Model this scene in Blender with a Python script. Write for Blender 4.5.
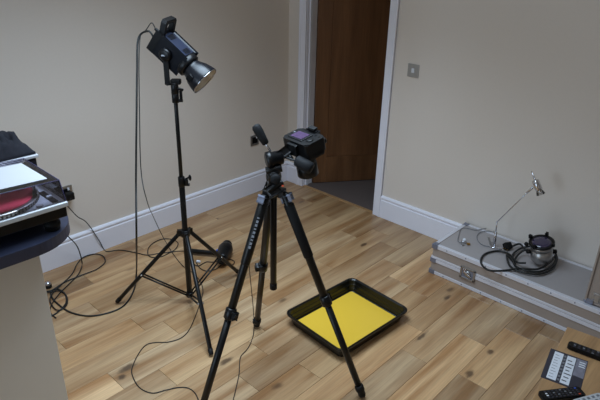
import bpy, bmesh, math, random
from mathutils import Vector as V, Matrix, noise
random.seed(7)
S = bpy.context.scene
COL = S.collection
for o in list(bpy.data.objects): bpy.data.objects.remove(o)

# ------------------------------------------------------------------ camera
FPX = 556.4
CAM = V((3.239, -3.312, 1.933))
cr = V((0.7263, 0.6870, 0.0223)); cf = V((-0.6176, 0.6659, -0.4184))
cf.normalize(); cr = (cr - cf * cr.dot(cf)).normalized(); cu = cr.cross(cf)
cd = bpy.data.cameras.new('camera'); cam = bpy.data.objects.new('camera', cd); COL.objects.link(cam)
cd.sensor_width = 36; cd.lens = 36 * FPX / 600; cd.clip_start = 0.05
M4 = Matrix((cr, cu, -cf)).transposed().to_4x4(); M4.translation = CAM
cam.matrix_world = M4
S.camera = cam

# ------------------------------------------------------------------ light and exposure
S.view_settings.view_transform = 'Standard'; S.view_settings.look = 'None'
S.view_settings.gamma = 1; S.view_settings.use_curve_mapping = False
S.view_settings.exposure = -0.42
w = bpy.data.worlds.new('sky'); S.world = w; w.use_nodes = True
w.node_tree.nodes['Background'].inputs[0].default_value = (0.62, 0.78, 1.0, 1)
w.node_tree.nodes['Background'].inputs[1].default_value = 0.6
def area(name, loc, rot, sx, sy, energy, col):
    l = bpy.data.lights.new(name, 'AREA'); l.shape = 'RECTANGLE'; l.size = sx; l.size_y = sy
    l.energy = energy; l.color = col
    o = bpy.data.objects.new(name, l); COL.objects.link(o); o.location = loc; o.rotation_euler = rot
    return o
PI = math.pi
area('window_daylight', (1.3, -4.86, 1.1), (PI/2, 0, 0), 1.7, 1.7, 52, (0.63, 0.81, 1.0))
area('rooflight_daylight', (1.4, -1.8, 2.44), (0, 0, 0), 1.2, 1.2, 38, (0.65, 0.82, 1.0)).data.spread = 1.9

# ------------------------------------------------------------------ materials
at_knots = ((1.16, -2.30, .020, .045), (1.20, -2.355, .016, .02), (2.397, -.90, .015, .022), (2.40, -1.13, .016, .03), (1.98, -.62, .012, .03), (2.07, -1.05, .010, .05), (1.47, -1.93, .015, .04), (1.22, -.46, .014, .03))
def lin(c): return tuple((x/12.92 if x <= .04045 else ((x+.055)/1.055)**2.4) for x in [v/255 for v in c])
class NT:
    def __init__(s, name):
        s.m = bpy.data.materials.new(name); s.m.use_nodes = True; s.t = s.m.node_tree
        s.b = s.t.nodes['Principled BSDF']
    def n(s, typ, **kw):
        x = s.t.nodes.new(typ)
        for k, v in kw.items(): setattr(x, k, v)
        return x
    def l(s, a, b): s.t.links.new(a, b)
def mat(name, col, rough=.5, metal=0., var=.06, scale=30., bump=0., coat=0., spec=None):
    k = NT(name); c = lin(col); b = k.b
    b.inputs['Roughness'].default_value = rough; b.inputs['Metallic'].default_value = metal
    if coat: b.inputs['Coat Weight'].default_value = coat; b.inputs['Coat Roughness'].default_value = .15
    if spec is not None: b.inputs['Specular IOR Level'].default_value = spec
    g = k.n('ShaderNodeTexCoord'); nz = k.n('ShaderNodeTexNoise'); nz.inputs['Scale'].default_value = scale
    nz.inputs['Detail'].default_value = 4
    k.l(g.outputs['Object'], nz.inputs['Vector'])
    mx = k.n('ShaderNodeMix', data_type='RGBA'); mx.inputs[6].default_value = (*[x*(1-var) for x in c], 1)
    mx.inputs[7].default_value = (*[min(1, x*(1+var)) for x in c], 1)
    k.l(nz.outputs['Fac'], mx.inputs[0]); k.l(mx.outputs[2], b.inputs['Base Color'])
    if bump:
        bp = k.n('ShaderNodeBump'); bp.inputs['Strength'].default_value = bump; bp.inputs['Distance'].default_value = .002
        k.l(nz.outputs['Fac'], bp.inputs['Height']); k.l(bp.outputs['Normal'], b.inputs['Normal'])
    return k.m
def wood(name, c1, c2, axis=1, rough=.4, knots=True, usecolor=False, scale=1.0):
    k = NT(name); b = k.b; b.inputs['Roughness'].default_value = rough
    geo = k.n('ShaderNodeTexCoord' if not usecolor else 'ShaderNodeNewGeometry')
    oi = k.n('ShaderNodeObjectInfo')
    src = geo.outputs['Object'] if not usecolor else geo.outputs['Position']
    off = k.n('ShaderNodeVectorMath', operation='SCALE'); off.inputs[0].default_value = (13.1, 7.7, 3.3)
    k.l(oi.outputs['Random'], off.inputs['Scale'])
    off2 = k.n('ShaderNodeVectorMath', operation='ADD'); k.l(src, off2.inputs[0]); k.l(off.outputs[0], off2.inputs[1])
    mp = k.n('ShaderNodeMapping'); sc = [13*scale]*3; sc[axis] = 1.1*scale
    mp.inputs['Scale'].default_value = sc; k.l(off2.outputs[0], mp.inputs['Vector'])
    n1 = k.n('ShaderNodeTexNoise'); n1.inputs['Scale'].default_value = 1.0; n1.inputs['Detail'].default_value = 6
    n1.inputs['Distortion'].default_value = .35
    k.l(mp.outputs[0], n1.inputs['Vector'])
    mp2 = k.n('ShaderNodeMapping'); sc = [140*scale]*3; sc[axis] = 5*scale
    mp2.inputs['Scale'].default_value = sc; k.l(off2.outputs[0], mp2.inputs['Vector'])
    n2 = k.n('ShaderNodeTexNoise'); n2.inputs['Scale'].default_value = 1.0; n2.inputs['Detail'].default_value = 3
    k.l(mp2.outputs[0], n2.inputs['Vector'])
    r = k.n('ShaderNodeValToRGB'); r.color_ramp.elements[0].position = .33; r.color_ramp.elements[1].position = .66
    r.color_ramp.elements[0].color = (*lin(c1), 1); r.color_ramp.elements[1].color = (*lin(c2), 1)
    k.l(n1.outputs['Fac'], r.inputs[0])
    r2 = k.n('ShaderNodeMapRange'); r2.inputs[1].default_value = .3; r2.inputs[2].default_value = .7
    r2.inputs[3].default_value = .86; r2.inputs[4].default_value = 1.1; k.l(n2.outputs['Fac'], r2.inputs[0])
    mu = k.n('ShaderNodeVectorMath', operation='SCALE'); k.l(r.outputs[0], mu.inputs[0]); k.l(r2.outputs[0], mu.inputs['Scale'])
    out = mu.outputs[0]
    if knots:
        mp3 = k.n('ShaderNodeMapping'); sc = [8.]*3; sc[axis] = 3.6
        mp3.inputs['Scale'].default_value = sc; k.l(off2.outputs[0], mp3.inputs['Vector'])
        vo = k.n('ShaderNodeTexVoronoi'); vo.inputs['Scale'].default_value = 1.0; vo.inputs['Randomness'].default_value = 1
        nd = k.n('ShaderNodeTexNoise'); nd.inputs['Scale'].default_value = 9; nd.inputs['Detail'].default_value = 3
        k.l(src, nd.inputs['Vector'])
        ad = k.n('ShaderNodeVectorMath', operation='MULTIPLY_ADD'); ad.inputs[1].default_value = (.35, .35, .35)
        k.l(nd.outputs['Color'], ad.inputs[0]); k.l(mp3.outputs[0], ad.inputs[2]); k.l(ad.outputs[0], vo.inputs['Vector'])
        rk = k.n('ShaderNodeMapRange', interpolation_type='SMOOTHSTEP'); rk.inputs[1].default_value = .03; rk.inputs[2].default_value = .2
        rk.inputs[3].default_value = 1; rk.inputs[4].default_value = 0
        k.l(vo.outputs['Distance'], rk.inputs[0])
        # only some cells carry a knot
        sx = k.n('ShaderNodeSeparateColor'); k.l(vo.outputs['Color'], sx.inputs[0])
        gt = k.n('ShaderNodeMath', operation='GREATER_THAN'); gt.inputs[1].default_value = .62; k.l(sx.outputs[0], gt.inputs[0])
        mm = k.n('ShaderNodeMath', operation='MULTIPLY'); k.l(rk.outputs[0], mm.inputs[0]); k.l(gt.outputs[0], mm.inputs[1])
        m3 = k.n('ShaderNodeMath', operation='MULTIPLY'); m3.inputs[1].default_value = .75; k.l(mm.outputs[0], m3.inputs[0])
        mx = k.n('ShaderNodeMix', data_type='RGBA'); k.l(m3.outputs[0], mx.inputs[0]); k.l(out, mx.inputs[6])
        mx.inputs[7].default_value = (*lin((88, 62, 42)), 1); out = mx.outputs[2]
    for (kx, ky, ra, rb) in (at_knots if usecolor else ()):
        sb = k.n('ShaderNodeVectorMath', operation='SUBTRACT'); k.l(src, sb.inputs[0]); sb.inputs[1].default_value = (kx, ky, 0)
        nz_ = k.n('ShaderNodeTexNoise'); nz_.inputs['Scale'].default_value = 34; nz_.inputs['Detail'].default_value = 3; k.l(src, nz_.inputs['Vector'])
        a2 = k.n('ShaderNodeVectorMath', operation='MULTIPLY_ADD'); a2.inputs[1].default_value = (ra*1.3, rb*1.3, 0); k.l(nz_.outputs['Color'], a2.inputs[0]); k.l(sb.outputs[0], a2.inputs[2])
        a3 = k.n('ShaderNodeVectorMath', operation='SUBTRACT'); a3.inputs[1].default_value = (ra*.65, rb*.65, 0); k.l(a2.outputs[0], a3.inputs[0])
        a4 = k.n('ShaderNodeVectorMath', operation='DIVIDE'); a4.inputs[1].default_value = (ra, rb, 1); k.l(a3.outputs[0], a4.inputs[0])
        ln_ = k.n('ShaderNodeVectorMath', operation='LENGTH'); k.l(a4.outputs[0], ln_.inputs[0])
        rr_ = k.n('ShaderNodeMapRange', interpolation_type='SMOOTHSTEP'); rr_.inputs[1].default_value = .5; rr_.inputs[2].default_value = 1.5; rr_.inputs[3].default_value = .8; rr_.inputs[4].default_value = 0
        k.l(ln_.outputs['Value'], rr_.inputs[0])
        mk = k.n('ShaderNodeMix', data_type='RGBA'); k.l(rr_.outputs[0], mk.inputs[0]); k.l(out, mk.inputs[6]); mk.inputs[7].default_value = (*lin((70, 50, 36)), 1); out = mk.outputs[2]
    if usecolor:
        mc = k.n('ShaderNodeMix', data_type='RGBA', blend_type='MULTIPLY'); mc.inputs[0].default_value = 1
        k.l(out, mc.inputs[6]); k.l(oi.outputs['Color'], mc.inputs[7]); out = mc.outputs[2]
    k.l(out, b.inputs['Base Color'])
    bp = k.n('ShaderNodeBump'); bp.inputs['Strength'].default_value = .12; bp.inputs['Distance'].default_value = .001
    k.l(n2.outputs['Fac'], bp.inputs['Height']); k.l(bp.outputs['Normal'], b.inputs['Normal'])
    return k.m
def glass(name, tint, rough=.02, alpha=.25):
    k = NT(name); t = k.t
    tr = k.n('ShaderNodeBsdfTransparent'); tr.inputs[0].default_value = (*tint, 1)
    gl = k.n('ShaderNodeBsdfGlossy'); gl.inputs['Roughness'].default_value = rough; gl.inputs[0].default_value = (1, 1, 1, 1)
    fr = k.n('ShaderNodeFresnel'); fr.inputs[0].default_value = 1.49
    m = k.n('ShaderNodeMapRange'); m.inputs[3].default_value = alpha*.04; m.inputs[4].default_value = 1
    k.l(fr.outputs[0], m.inputs[0])
    mx = k.n('ShaderNodeMixShader'); k.l(m.outputs[0], mx.inputs[0]); k.l(tr.outputs[0], mx.inputs[1]); k.l(gl.outputs[0], mx.inputs[2])
    k.l(mx.outputs[0], t.nodes['Material Output'].inputs[0])
    return k.m

M = dict(
    wall=mat('cream_paint', (228, 218, 208), .85, var=.02, scale=60, bump=.08),
    plinth=mat('beige_panel', (216, 210, 200), .6, var=.03, scale=8),
    ceil=mat('white_ceiling', (228, 226, 220), .9, var=.01),
    trim=mat('white_gloss_paint', (240, 240, 250), .35, var=.015, scale=14),
    carpet=mat('hall_carpet', (98, 86, 82), .98, var=.35, scale=260, bump=.8),
    blackm=mat('black_painted_metal', (7, 7, 8), .38, .0, var=.1, spec=.35),
    blackp=mat('black_plastic', (8, 8, 10), .36, var=.12, scale=80, bump=.05, spec=.35),
    bluebk=mat('satin_charcoal_shell', (11, 13, 20), .3, .0, var=.06, spec=.4),
    bluepanel=mat('slate_blue_panel', (34, 40, 58), .35, .0, var=.06, spec=.4),
    rubber=mat('black_rubber', (10, 10, 11), .6, var=.15, scale=90, spec=.3),
    foam=mat('black_foam', (11, 12, 15), .7, var=.2, scale=200, bump=.3, spec=.3),
    cord=mat('black_flex', (16, 18, 18), .5, var=.1),
    chrome=mat('chrome', (205, 205, 210), .15, 1., var=.02),
    steel=mat('brushed_steel', (176, 174, 172), .35, .9, var=.08, scale=120),
    alu=mat('aluminium_trim', (222, 222, 230), .42, .2, var=.05, scale=40),
    laminate=mat('grey_case_laminate', (160, 146, 136), .5, .0, var=.05, scale=18),
    lamtop=mat('grey_case_top_laminate', (166, 160, 160), .42, .0, var=.04, scale=18),
    zinc=mat('zinc_corner', (132, 136, 152), .4, .5, var=.12, scale=60),
    paper=mat('white_paper', (208, 209, 214), .7, var=.01),
    worktop=mat('dark_slate_worktop', (50, 54, 72), .33, var=.45, scale=14),
    cloth=mat('black_cloth', (24, 24, 33), .95, var=.2, scale=60, bump=.3),
    yellow=mat('yellow_sheet', (232, 190, 62), .3, var=.02, scale=5),
    tray=mat('black_tray_plastic', (8, 9, 9), .3, var=.1),
    red=mat('red_slipmat', (216, 60, 84), .8, var=.05, scale=60),
    silver=mat('silver_plastic', (200, 204, 208), .4, .2, var=.03),
    lcd=mat('purple_display', (74, 56, 84), .25, var=.5, scale=120),
    white=mat('white_plastic', (225, 228, 235), .5, var=.02),
    darkglass=mat('dark_violet_lens', (54, 46, 72), .15, var=.1, coat=.5),
    brass=mat('brass_pins', (170, 130, 66), .3, .9),
    grey=mat('grey_button', (120, 122, 128), .5), orange=mat('orange_dot', (200, 70, 40), .5),
    blue=mat('blue_dot', (40, 90, 190), .4), darkgrey=mat('charcoal_print', (52, 50, 60), .5, var=.15, scale=90),
    greycord=mat('grey_thin_flex', (120, 122, 126), .5), photo=mat('grey_photo_print', (128, 126, 138), .5, var=.5, scale=45),
    bronze=mat('bronze_leg_tube', (58, 48, 34), .4, .5),
    oakplank=wood('oak_plank', (160, 117, 76), (211, 176, 134), 1, .33, True, True),
    oakdoor=wood('oak_door', (108, 72, 44), (130, 90, 58), 2, .45, False),
    table=wood('oak_table', (168, 130, 90), (188, 148, 104), 1, .4, False),
    subfloor=mat('dark_joint', (70, 50, 34), .8),
    clearlid=glass('smoky_clear_plastic', (.94, .93, .98), .03, .5),
    clear=glass('clear_glass', (.85, .85, .85), .05, .9),
    reflect=mat('reflector_lining', (225, 215, 200), .3, .8, var=.05),
)

T = -cf
# ------------------------------------------------------------------ mesh helpers
def frame(z, up=V((0, 0, 1))):
    z = V(z).normalized()
    if abs(z.dot(up)) > .98: up = V((1, 0, 0))
    x = up.cross(z).normalized(); y = z.cross(x)
    return Matrix((x, y, z)).transposed()
class MB:
    def __init__(s): s.b = bmesh.new(); s.smooth = False
    def box(s, c, d, R=None, bev=0.):
        r = bmesh.ops.create_cube(s.b, size=1.0); vs = r['verts']
        for v in vs:
            p = V((v.co.x*d[0], v.co.y*d[1], v.co.z*d[2]))
            if R is not None: p = R @ p
            v.co = p + V(c)
        if bev:
            es = list({e for v in vs for e in v.link_edges})
            bmesh.ops.bevel(s.b, geom=es, offset=bev, segments=2, affect='EDGES', profile=.5)
        return s
    def lathe(s, prof, o, ax, n=24, up=V((0, 0, 1)), caps=True, sx=1., sy=1.):
        R = frame(ax, up); o = V(o); rings = []
        for z, r in prof:
            rings.append([s.b.verts.new(o + R @ V((math.cos(a)*r*sx, math.sin(a)*r*sy, z))) for a in [2*PI*i/n for i in range(n)]])
        for a, b in zip(rings, rings[1:]):
            for i in range(n): s.b.faces.new((a[i], a[(i+1) % n], b[(i+1) % n], b[i])).smooth = True
        if caps:
            for rg, f in ((rings[0], True), (rings[-1], False)):
                fc = s.b.faces.new(list(reversed(rg)) if f else rg)
        return s
    def cyl(s, a, b, r, r2=None, n=16):
        a = V(a); b = V(b); L = (b-a).length; r2 = r if r2 is None else r2
        e = min(.0015, L*.2, r*.3)
        return s.lathe([(0, r-e), (e, r), (L-e, r2), (L, max(r2-e, .0001))], a, b-a, n)
    def tube(s, pts, r, n=8, closed=False):
        pts = [V(p) for p in pts]; N = len(pts); rings = []; prev = None
        for i, p in enumerate(pts):
            t = (pts[min(i+1, N-1)]-pts[max(i-1, 0)]).normalized() if not closed else (pts[(i+1) % N]-pts[i-1]).normalized()
            if prev is None: x = frame(t).col[0]
            else: x = (prev - t*prev.dot(t)).normalized()
            prev = x; y = t.cross(x)
            rings.append([s.b.verts.new(p + (x*math.cos(2*PI*k/n) + y*math.sin(2*PI*k/n))*r) for k in range(n)])
        pairs = list(zip(rings, rings[1:])) + ([(rings[-1], rings[0])] if closed else [])
        for a, b in pairs:
            for k in range(n): s.b.faces.new((a[k], a[(k+1) % n], b[(k+1) % n], b[k])).smooth = True
        if not closed:
            s.b.faces.new(list(reversed(rings[0]))); s.b.faces.new(rings[-1])
        return s
    def prism(s, poly, z0, z1, R=None, o=V((0, 0, 0)), bev=0., smooth=False):
        f = lambda x, y, z: (R @ V((x, y, z)) if R is not None else V((x, y, z))) + V(o)
        a = [s.b.verts.new(f(x, y, z0)) for x, y in poly]; b = [s.b.verts.new(f(x, y, z1)) for x, y in poly]
        n = len(poly); s.b.faces.new(list(reversed(a))); s.b.faces.new(b); es = []
        for i in range(n):
            fc = s.b.faces.new((a[i], a[(i+1) % n], b[(i+1) % n], b[i])); fc.smooth = smooth
        if bev:
            es = [e for v in a+b for e in v.link_edges if (e.verts[0] in a) == (e.verts[1] in a)]
            bmesh.ops.bevel(s.b, geom=list(set(es)), offset=bev, segments=2, affect='EDGES')
        return s
    def ball(s, c, r, sc=(1, 1, 1), n=16, R=None):
        rr = bmesh.ops.create_uvsphere(s.b, u_segments=n, v_segments=max(6, n//2), radius=r)
        for v in rr['verts']:
            p = V((v.co.x*sc[0], v.co.y*sc[1], v.co.z*sc[2])); v.co = (R @ p if R is not None else p) + V(c)
            for f in v.link_faces: f.smooth = True
        return s
    def build(s, name, m, parent=None, origin=None):
        bmesh.ops.recalc_face_normals(s.b, faces=s.b.faces[:])
        me = bpy.data.meshes.new(name)
        O = V((0, 0, 0))
        if origin is not None: O = V(origin)
        elif parent is None:
            xs = [v.co for v in s.b.verts]
            O = V(((min(p.x for p in xs)+max(p.x for p in xs))/2, (min(p.y for p in xs)+max(p.y for p in xs))/2, min(p.z for p in xs)))
        root = V((0, 0, 0))
        q = parent
        while q is not None: root += q.location; q = q.parent
        sh = O if parent is None else root
        for v in s.b.verts: v.co -= sh
        s.b.to_mesh(me); s.b.free()
        me.materials.append(m)
        o = bpy.data.objects.new(name, me); COL.objects.link(o)
        if parent is None: o.location = O
        else: o.parent = parent
        return o
def empty(name, loc, label, cat, group=None):
    o = bpy.data.objects.new(name, None); COL.objects.link(o); o.location = loc; o.empty_display_size = .05
    return tag(o, label, cat, group)
def tag(o, label=None, cat=None, group=None, kind=None):
    if label: o['label'] = label
    if cat: o['category'] = cat
    if group: o['group'] = group
    if kind: o['kind'] = kind
    return o
def spline(pts, sub=8, closed=False):
    pts = [V(p) for p in pts]; N = len(pts); out = []
    rng = range(N) if closed else range(N-1)
    for i in rng:
        g = (lambda j: pts[j % N]) if closed else (lambda j: pts[max(0, min(N-1, j))])
        p0, p1, p2, p3 = g(i-1), g(i), g(i+1), g(i+2)
        for k in range(sub):
            t = k/sub
            out.append(.5*((2*p1)+(p2-p0)*t+(2*p0-5*p1+4*p2-p3)*t*t+(3*p1-p0-3*p2+p3)*t**3))
    if not closed: out.append(pts[-1])
    return out
def at(px, py, z=0.):          # point of the horizontal plane z that the photograph shows at a pixel
    d = cf + cr*((px-300)/FPX) - cu*((py-200)/FPX)
    return CAM + d*((z-CAM.z)/d.z)
def aty(px, py, y):
    d = cf + cr*((px-300)/FPX) - cu*((py-200)/FPX)
    return CAM + d*((y-CAM.y)/d.y)
def atx(px, py, x):
    d = cf + cr*((px-300)/FPX) - cu*((py-200)/FPX)
    return CAM + d*((x-CAM.x)/d.x)
def dep(px, py, D):
    return CAM + (cf + cr*((px-300)/FPX) - cu*((py-200)/FPX))*D

# ------------------------------------------------------------------ setting
XR, YB, ZC = 4.6, -4.9, 2.45
OX0, OX1, OZ = .198, .968, 2.02       # door opening
f = MB().box((XR/2, YB/2, -.03), (XR+.2, -YB+.2, .03)).build('floor', M['subfloor']); tag(f, kind='structure')
W0, XB = .1545, 2.36
ends = {  # known board ends (y) by left boundary index from 2.36
    0: [-.65, -1.171, -1.95], -1: [-.26, -.872, -1.98], -2: [-.5, -1.214, -2.2], -3: [-.42, -1.008, -1.93],
    -4: [-.7, -1.680, -2.5], -5: [-.10, -.672, -1.15, -1.95], -6: [-.52, -1.02, -1.742, -2.35], -7: [-.336, -1.1, -1.62, -2.2],
    -8: [-.22, -.86, -1.45, -2.39], -9: [-.41, -1.25, -1.965, -2.6], -10: [-.75, -1.5, -2.078, -2.9], -11: [-.3, -1.1, -1.8, -2.45],
    -12: [-.62, -1.32, -2.168, -2.8], -13: [-.2, -.95, -1.7, -2.3], -14: [-.55, -1.5, -2.05], -15: [-.948, -1.6, -2.4]}
tones = {(-1, 2): 1.08, (0, 1): 1.0, (-5, 1): 1.12, (-4, 1): .80, (-4, 0): .9, (-7, 0): .74, (-9, 0): .80, (-6, 3): .82, (-8, 4): 1.12,
         (-3, 2): 1.05, (0, 2): .86, (-8, 3): .92, (-12, 1): .95, (1, 1): .84, (-2, 1): .9, (-3, 1): .82, (-10, 0): .88}
rnd = random.Random(3)
k0 = -16
for k in range(k0, 15):
    x0, x1 = XB+k*W0, XB+(k+1)*W0
    x0, x1 = max(x0, 0.0), min(x1, XR)
    if x1-x0 < .01: continue
    ys = list(ends.get(k, []))
    if not ys: ys = [-rnd.uniform(.3, 1.1)]
    while ys[-1] > YB+.7: ys.append(ys[-1]-rnd.uniform(.7, 1.5))
    ys = [0.0]+[y for y in ys if y > YB+.1]+[YB]
    for j, (a, b) in enumerate(zip(ys, ys[1:])):
        g = .0005
        m_ = MB(); xa, xb2, ya, yb2 = x0+g, x1-g, b+g, a-g; e = .0012
        vs = [m_.b.verts.new(p) for p in [(xa, ya, -.014), (xb2, ya, -.014), (xb2, yb2, -.014), (xa, yb2, -.014),
              (xa, ya, -e), (xb2, ya, -e), (xb2, yb2, -e), (xa, yb2, -e), (xa+e, ya+e, 0), (xb2-e, ya+e, 0), (xb2-e, yb2-e, 0), (xa+e, yb2-e, 0)]]
        m_.b.faces.new((vs[3], vs[2], vs[1], vs[0])); m_.b.faces.new(vs[8:12])
        for i in range(4):
            q = (i+1) % 4; m_.b.faces.new((vs[i], vs[q], vs[4+q], vs[4+i])); m_.b.faces.new((vs[4+i], vs[4+q], vs[8+q], vs[8+i]))
        o = m_.build('plank', M['oakplank'], f)
        t = tones.get((k, j), rnd.uniform(.74, .98)); wv = rnd.uniform(-.05, .05)
        t *= .95; o.color = (t*(1+wv), t, t*(1-1.5*wv), 1)

tag(MB().box((-.05, YB/2, ZC/2), (.1, -YB+.2, ZC)).build('wall_left', M['wall']), kind='structure')
wb = MB().box((OX0/2-.05, .05, ZC/2), (OX0+.1, .1, ZC)).box(((OX1+XR+.1)/2, .05, ZC/2), (XR+.1-OX1, .1, ZC)).box(((OX0+OX1)/2, .05, (OZ+ZC)/2), (OX1-OX0, .1, ZC-OZ))
tag(wb.build('wall_back', M['wall']), kind='structure')
tag(MB().box((XR+.05, YB/2, ZC/2), (.1, -YB, ZC)).build('wall_right', M['wall']), kind='structure')
wx0, wx1, wz0, wz1 = .4, 2.2, .2, 2.0
tag(MB().box((wx0/2, YB-.05, ZC/2), (wx0, .1, ZC)).box(((wx1+XR)/2, YB-.05, ZC/2), (XR-wx1, .1, ZC))
    .box(((wx0+wx1)/2, YB-.05, wz0/2), (wx1-wx0, .1, wz0)).box(((wx0+wx1)/2, YB-.05, (wz1+ZC)/2), (wx1-wx0, .1, ZC-wz1)).build('wall_front', M['wall']), kind='structure')
wf = MB()
for x in (wx0+.03, (wx0+wx1)/2, wx1-.03): wf.box((x, YB-.06, (wz0+wz1)/2), (.06, .05, wz1-wz0))
for z in (wz0+.03, wz1-.03): wf.box(((wx0+wx1)/2, YB-.06, z), (wx1-wx0, .05, .06))
tag(wf.build('window_1', M['trim']), kind='structure')
tag(MB().box((XR/2, YB/2, ZC+.05), (XR+.2, -YB+.2, .1)).build('ceiling', M['ceil']), kind='structure')

def skirting(name, p0, p1, nrm):
    # moulded profile: (distance from wall, height)
    prof = [(0, 0), (.018, 0), (.018, .142), (.0165, .146), (.0125, .149), (.0125, .153), (.016, .157), (.0175, .163), (.0165, .170), (.012, .176), (.006, .180), (0, .181)]
    m_ = MB(); p0 = V(p0); p1 = V(p1); n = V(nrm)
    A = [m_.b.verts.new(p0+n*d+V((0, 0, z+.0005))) for d, z in prof]; B = [m_.b.verts.new(p1+n*d+V((0, 0, z+.0005))) for d, z in prof]
    for i in range(len(prof)):
        j = (i+1) % len(prof); m_.b.faces.new((A[i], A[j], B[j], B[i]))
    m_.b.faces.new(A); m_.b.faces.new(list(reversed(B)))
    tag(m_.build(name, M['trim']), kind='structure')
AW = .066
skirting('baseboard_left', (0, YB, 0), (0, 0, 0), (1, 0, 0))
skirting('baseboard_back_stub', (.018, 0, 0), (OX0-AW, 0, 0), (0, -1, 0))
skirting('baseboard_back', (OX1+AW, 0, 0), (XR, 0, 0), (0, -1, 0))
skirting('baseboard_right', (XR, 0, 0), (XR, YB, 0), (-1, 0, 0))
# architrave: two legs and a head, each with a raised back band
ar = MB()
for s_, x in ((-1, OX0), (1, OX1)):
    ar.box((x+s_*AW/2, -.008, (OZ+AW)/2), (AW, .018, OZ+AW), bev=.002)
    ar.box((x+s_*(AW-.009), -.012, (OZ+AW)/2), (.018, .024, OZ+AW), bev=.003)
ar.box(((OX0+OX1)/2, -.008, OZ+AW/2), (OX1-OX0, .018, AW), bev=.002)
tag(ar.build('trim_1', M['trim']), kind='structure')
ln = MB()
for s_, x in ((-1, OX0), (1, OX1)):
    ln.box((x-s_*.001, .055, OZ/2), (.004, .11, OZ))
    ln.box((x-s_*.007, .04, OZ/2), (.012, .03, OZ), bev=.001)
ln.box(((OX0+OX1)/2, .055, OZ-.002), (OX1-OX0, .11, .004))
tag(ln.build('trim_2', M['trim']), kind='structure')
tag(MB().box(((OX0+OX1)/2, .014, .001), (OX1-OX0-.006, .03, .006), bev=.002).build('trim_3', M['table']), kind='structure')
# hall beyond the door
tag(MB().box((1.2, 1.06, -.01), (3.6, 2.08, .02)).build('floor_hall', M['carpet'], origin=(1.2, 1.1, -.02)), kind='structure')
hw = MB().box((1.2, 2.15, 1.2), (3.6, .1, 2.4)).box((-.65, 1.1, 1.2), (.1, 2.0, 2.4)).box((3.05, 1.1, 1.2), (.1, 2.0, 2.4))
tag(hw.build('wall_hall', M['wall']), kind='structure')
tag(MB().box((1.2, 1.1, 2.45), (3.8, 2.2, .1)).build('ceiling_hall', M['ceil']), kind='structure')
# oak door, swung away 54 degrees, hinged left
dd = V((.581, .814, 0)); dn = V((.814, -.581, 0)); H0 = V((.222, .102, 0))
RD = Matrix((dd, -dn, V((0, 0, 1)))).transposed()
def dbox(m_, u0, u1, z0, z1, th, off=0., bev=.001):
    c = H0+dd*((u0+u1)/2)-dn*(.0175-off)+V((0, 0, (z0+z1)/2)); return m_.box(c, (u1-u0, th, z1-z0), RD, bev)
door = dbox(MB(), 0, .115, .006, 1.99, .035).build('door_1', M['oakdoor'], origin=H0); tag(door, kind='structure')
door['label'] = 'oak door standing ajar to the dark hall'
for nm, a in (('stile', (.645, .76, .006, 1.99, .035)), ('bottom_rail', (.116, .644, .006, .245, .034)), ('top_rail', (.116, .644, 1.87, 1.99, .034))):
    dbox(MB(), *a).build(nm, M['oakdoor'], door)
dbox(MB(), .117, .6435, .246, 1.869, .026, 0., .002).build('panel', M['oakdoor'], door)
hd = MB(); c = H0+dd*.70+V((0, 0, 1.0))
hd.cyl(c, c+dn*.05, .011); hd.cyl(c+dn*.045, c+dn*.045-dd*.11, .009); hd.cyl(c, c+dn*.006, .026)
hd.build('door_handle', M['steel'], door)

# ------------------------------------------------------------------ switch and sockets
sw = empty('light_switch', (1.193, 0, 1.12), 'square brushed steel light switch on the cream wall right of the door', 'switch')
MB().box((1.193, -.004, 1.164), (.088, .006, .088), bev=.002).build('face_plate', M['steel'], sw)
MB().box((1.193, -.0085, 1.166), (.022, .006, .03), bev=.001).build('rocker', M['white'], sw)
def socket(y, z, label, plug=False, w=.088):
    s_ = empty('wall_socket', (0, y, z-.044), label, 'socket', 'power sockets on the left wall')
    MB().box((.004, y, z), (.006, w, .088), bev=.002).build('face_plate', M['steel'], s_)
    MB().box((.0075, y, z), (.003, w*.62, .052), bev=.001).build('insert', M['blackp'], s_)
    MB().box((.010, y+.018, z+.022), (.005, .012, .018), bev=.001).build('rocker', M['white'], s_)
socket(-.388, .462, 'steel power socket low on the left wall behind the tripod pan handle')
socket(-1.985, .482, 'power socket on the left wall beside the turntable, with a black plug in it')
pl = MB().box((.036, -1.978, .468), (.045, .05, .05), bev=.008)
tag(pl.build('power_plug', M['rubber']), 'black plug pushed into the socket beside the turntable', 'plug')

# ------------------------------------------------------------------ flight cases
cx0, cx1, cy0, cy1, ch = 1.747, 3.25, -.442, -.022, .21
c1 = empty('flight_case', ((cx0+cx1)/2, (cy0+cy1)/2, 0), 'long low grey laminate flight case with aluminium edges lying along the wall', 'case')
MB().box(((cx0+cx1)/2, (cy0+cy1)/2, .0605), (cx1-cx0-.006, cy1-cy0-.006, .115)).build('base_shell', M['laminate'], c1)
MB().box(((cx0+cx1)/2, (cy0+cy1)/2, .164), (cx1-cx0-.006, cy1-cy0-.006, .086)).build('lid_shell', M['laminate'], c1)
MB().box(((cx0+cx1)/2, (cy0+cy1)/2, .2075), (cx1-cx0-.05, cy1-cy0-.05, .003)).build('top_sheet', M['lamtop'], c1)
def rim(z0, z1, over=.002, nm='edge_trim', mt='alu'):
    m_ = MB(); zc, h = (z0+z1)/2, z1-z0
    m_.box(((cx0+cx1)/2, cy0, zc), (cx1-cx0, .004, h), bev=.001).box(((cx0+cx1)/2, cy1, zc), (cx1-cx0, .004, h), bev=.001)
    m_.box((cx0, (cy0+cy1)/2, zc), (.004, cy1-cy0, h), bev=.001).box((cx1, (cy0+cy1)/2, zc), (.004, cy1-cy0, h), bev=.001)
    m_.build(nm, M[mt], c1)
rim(.002, .024); rim(.186, .211)
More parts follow.
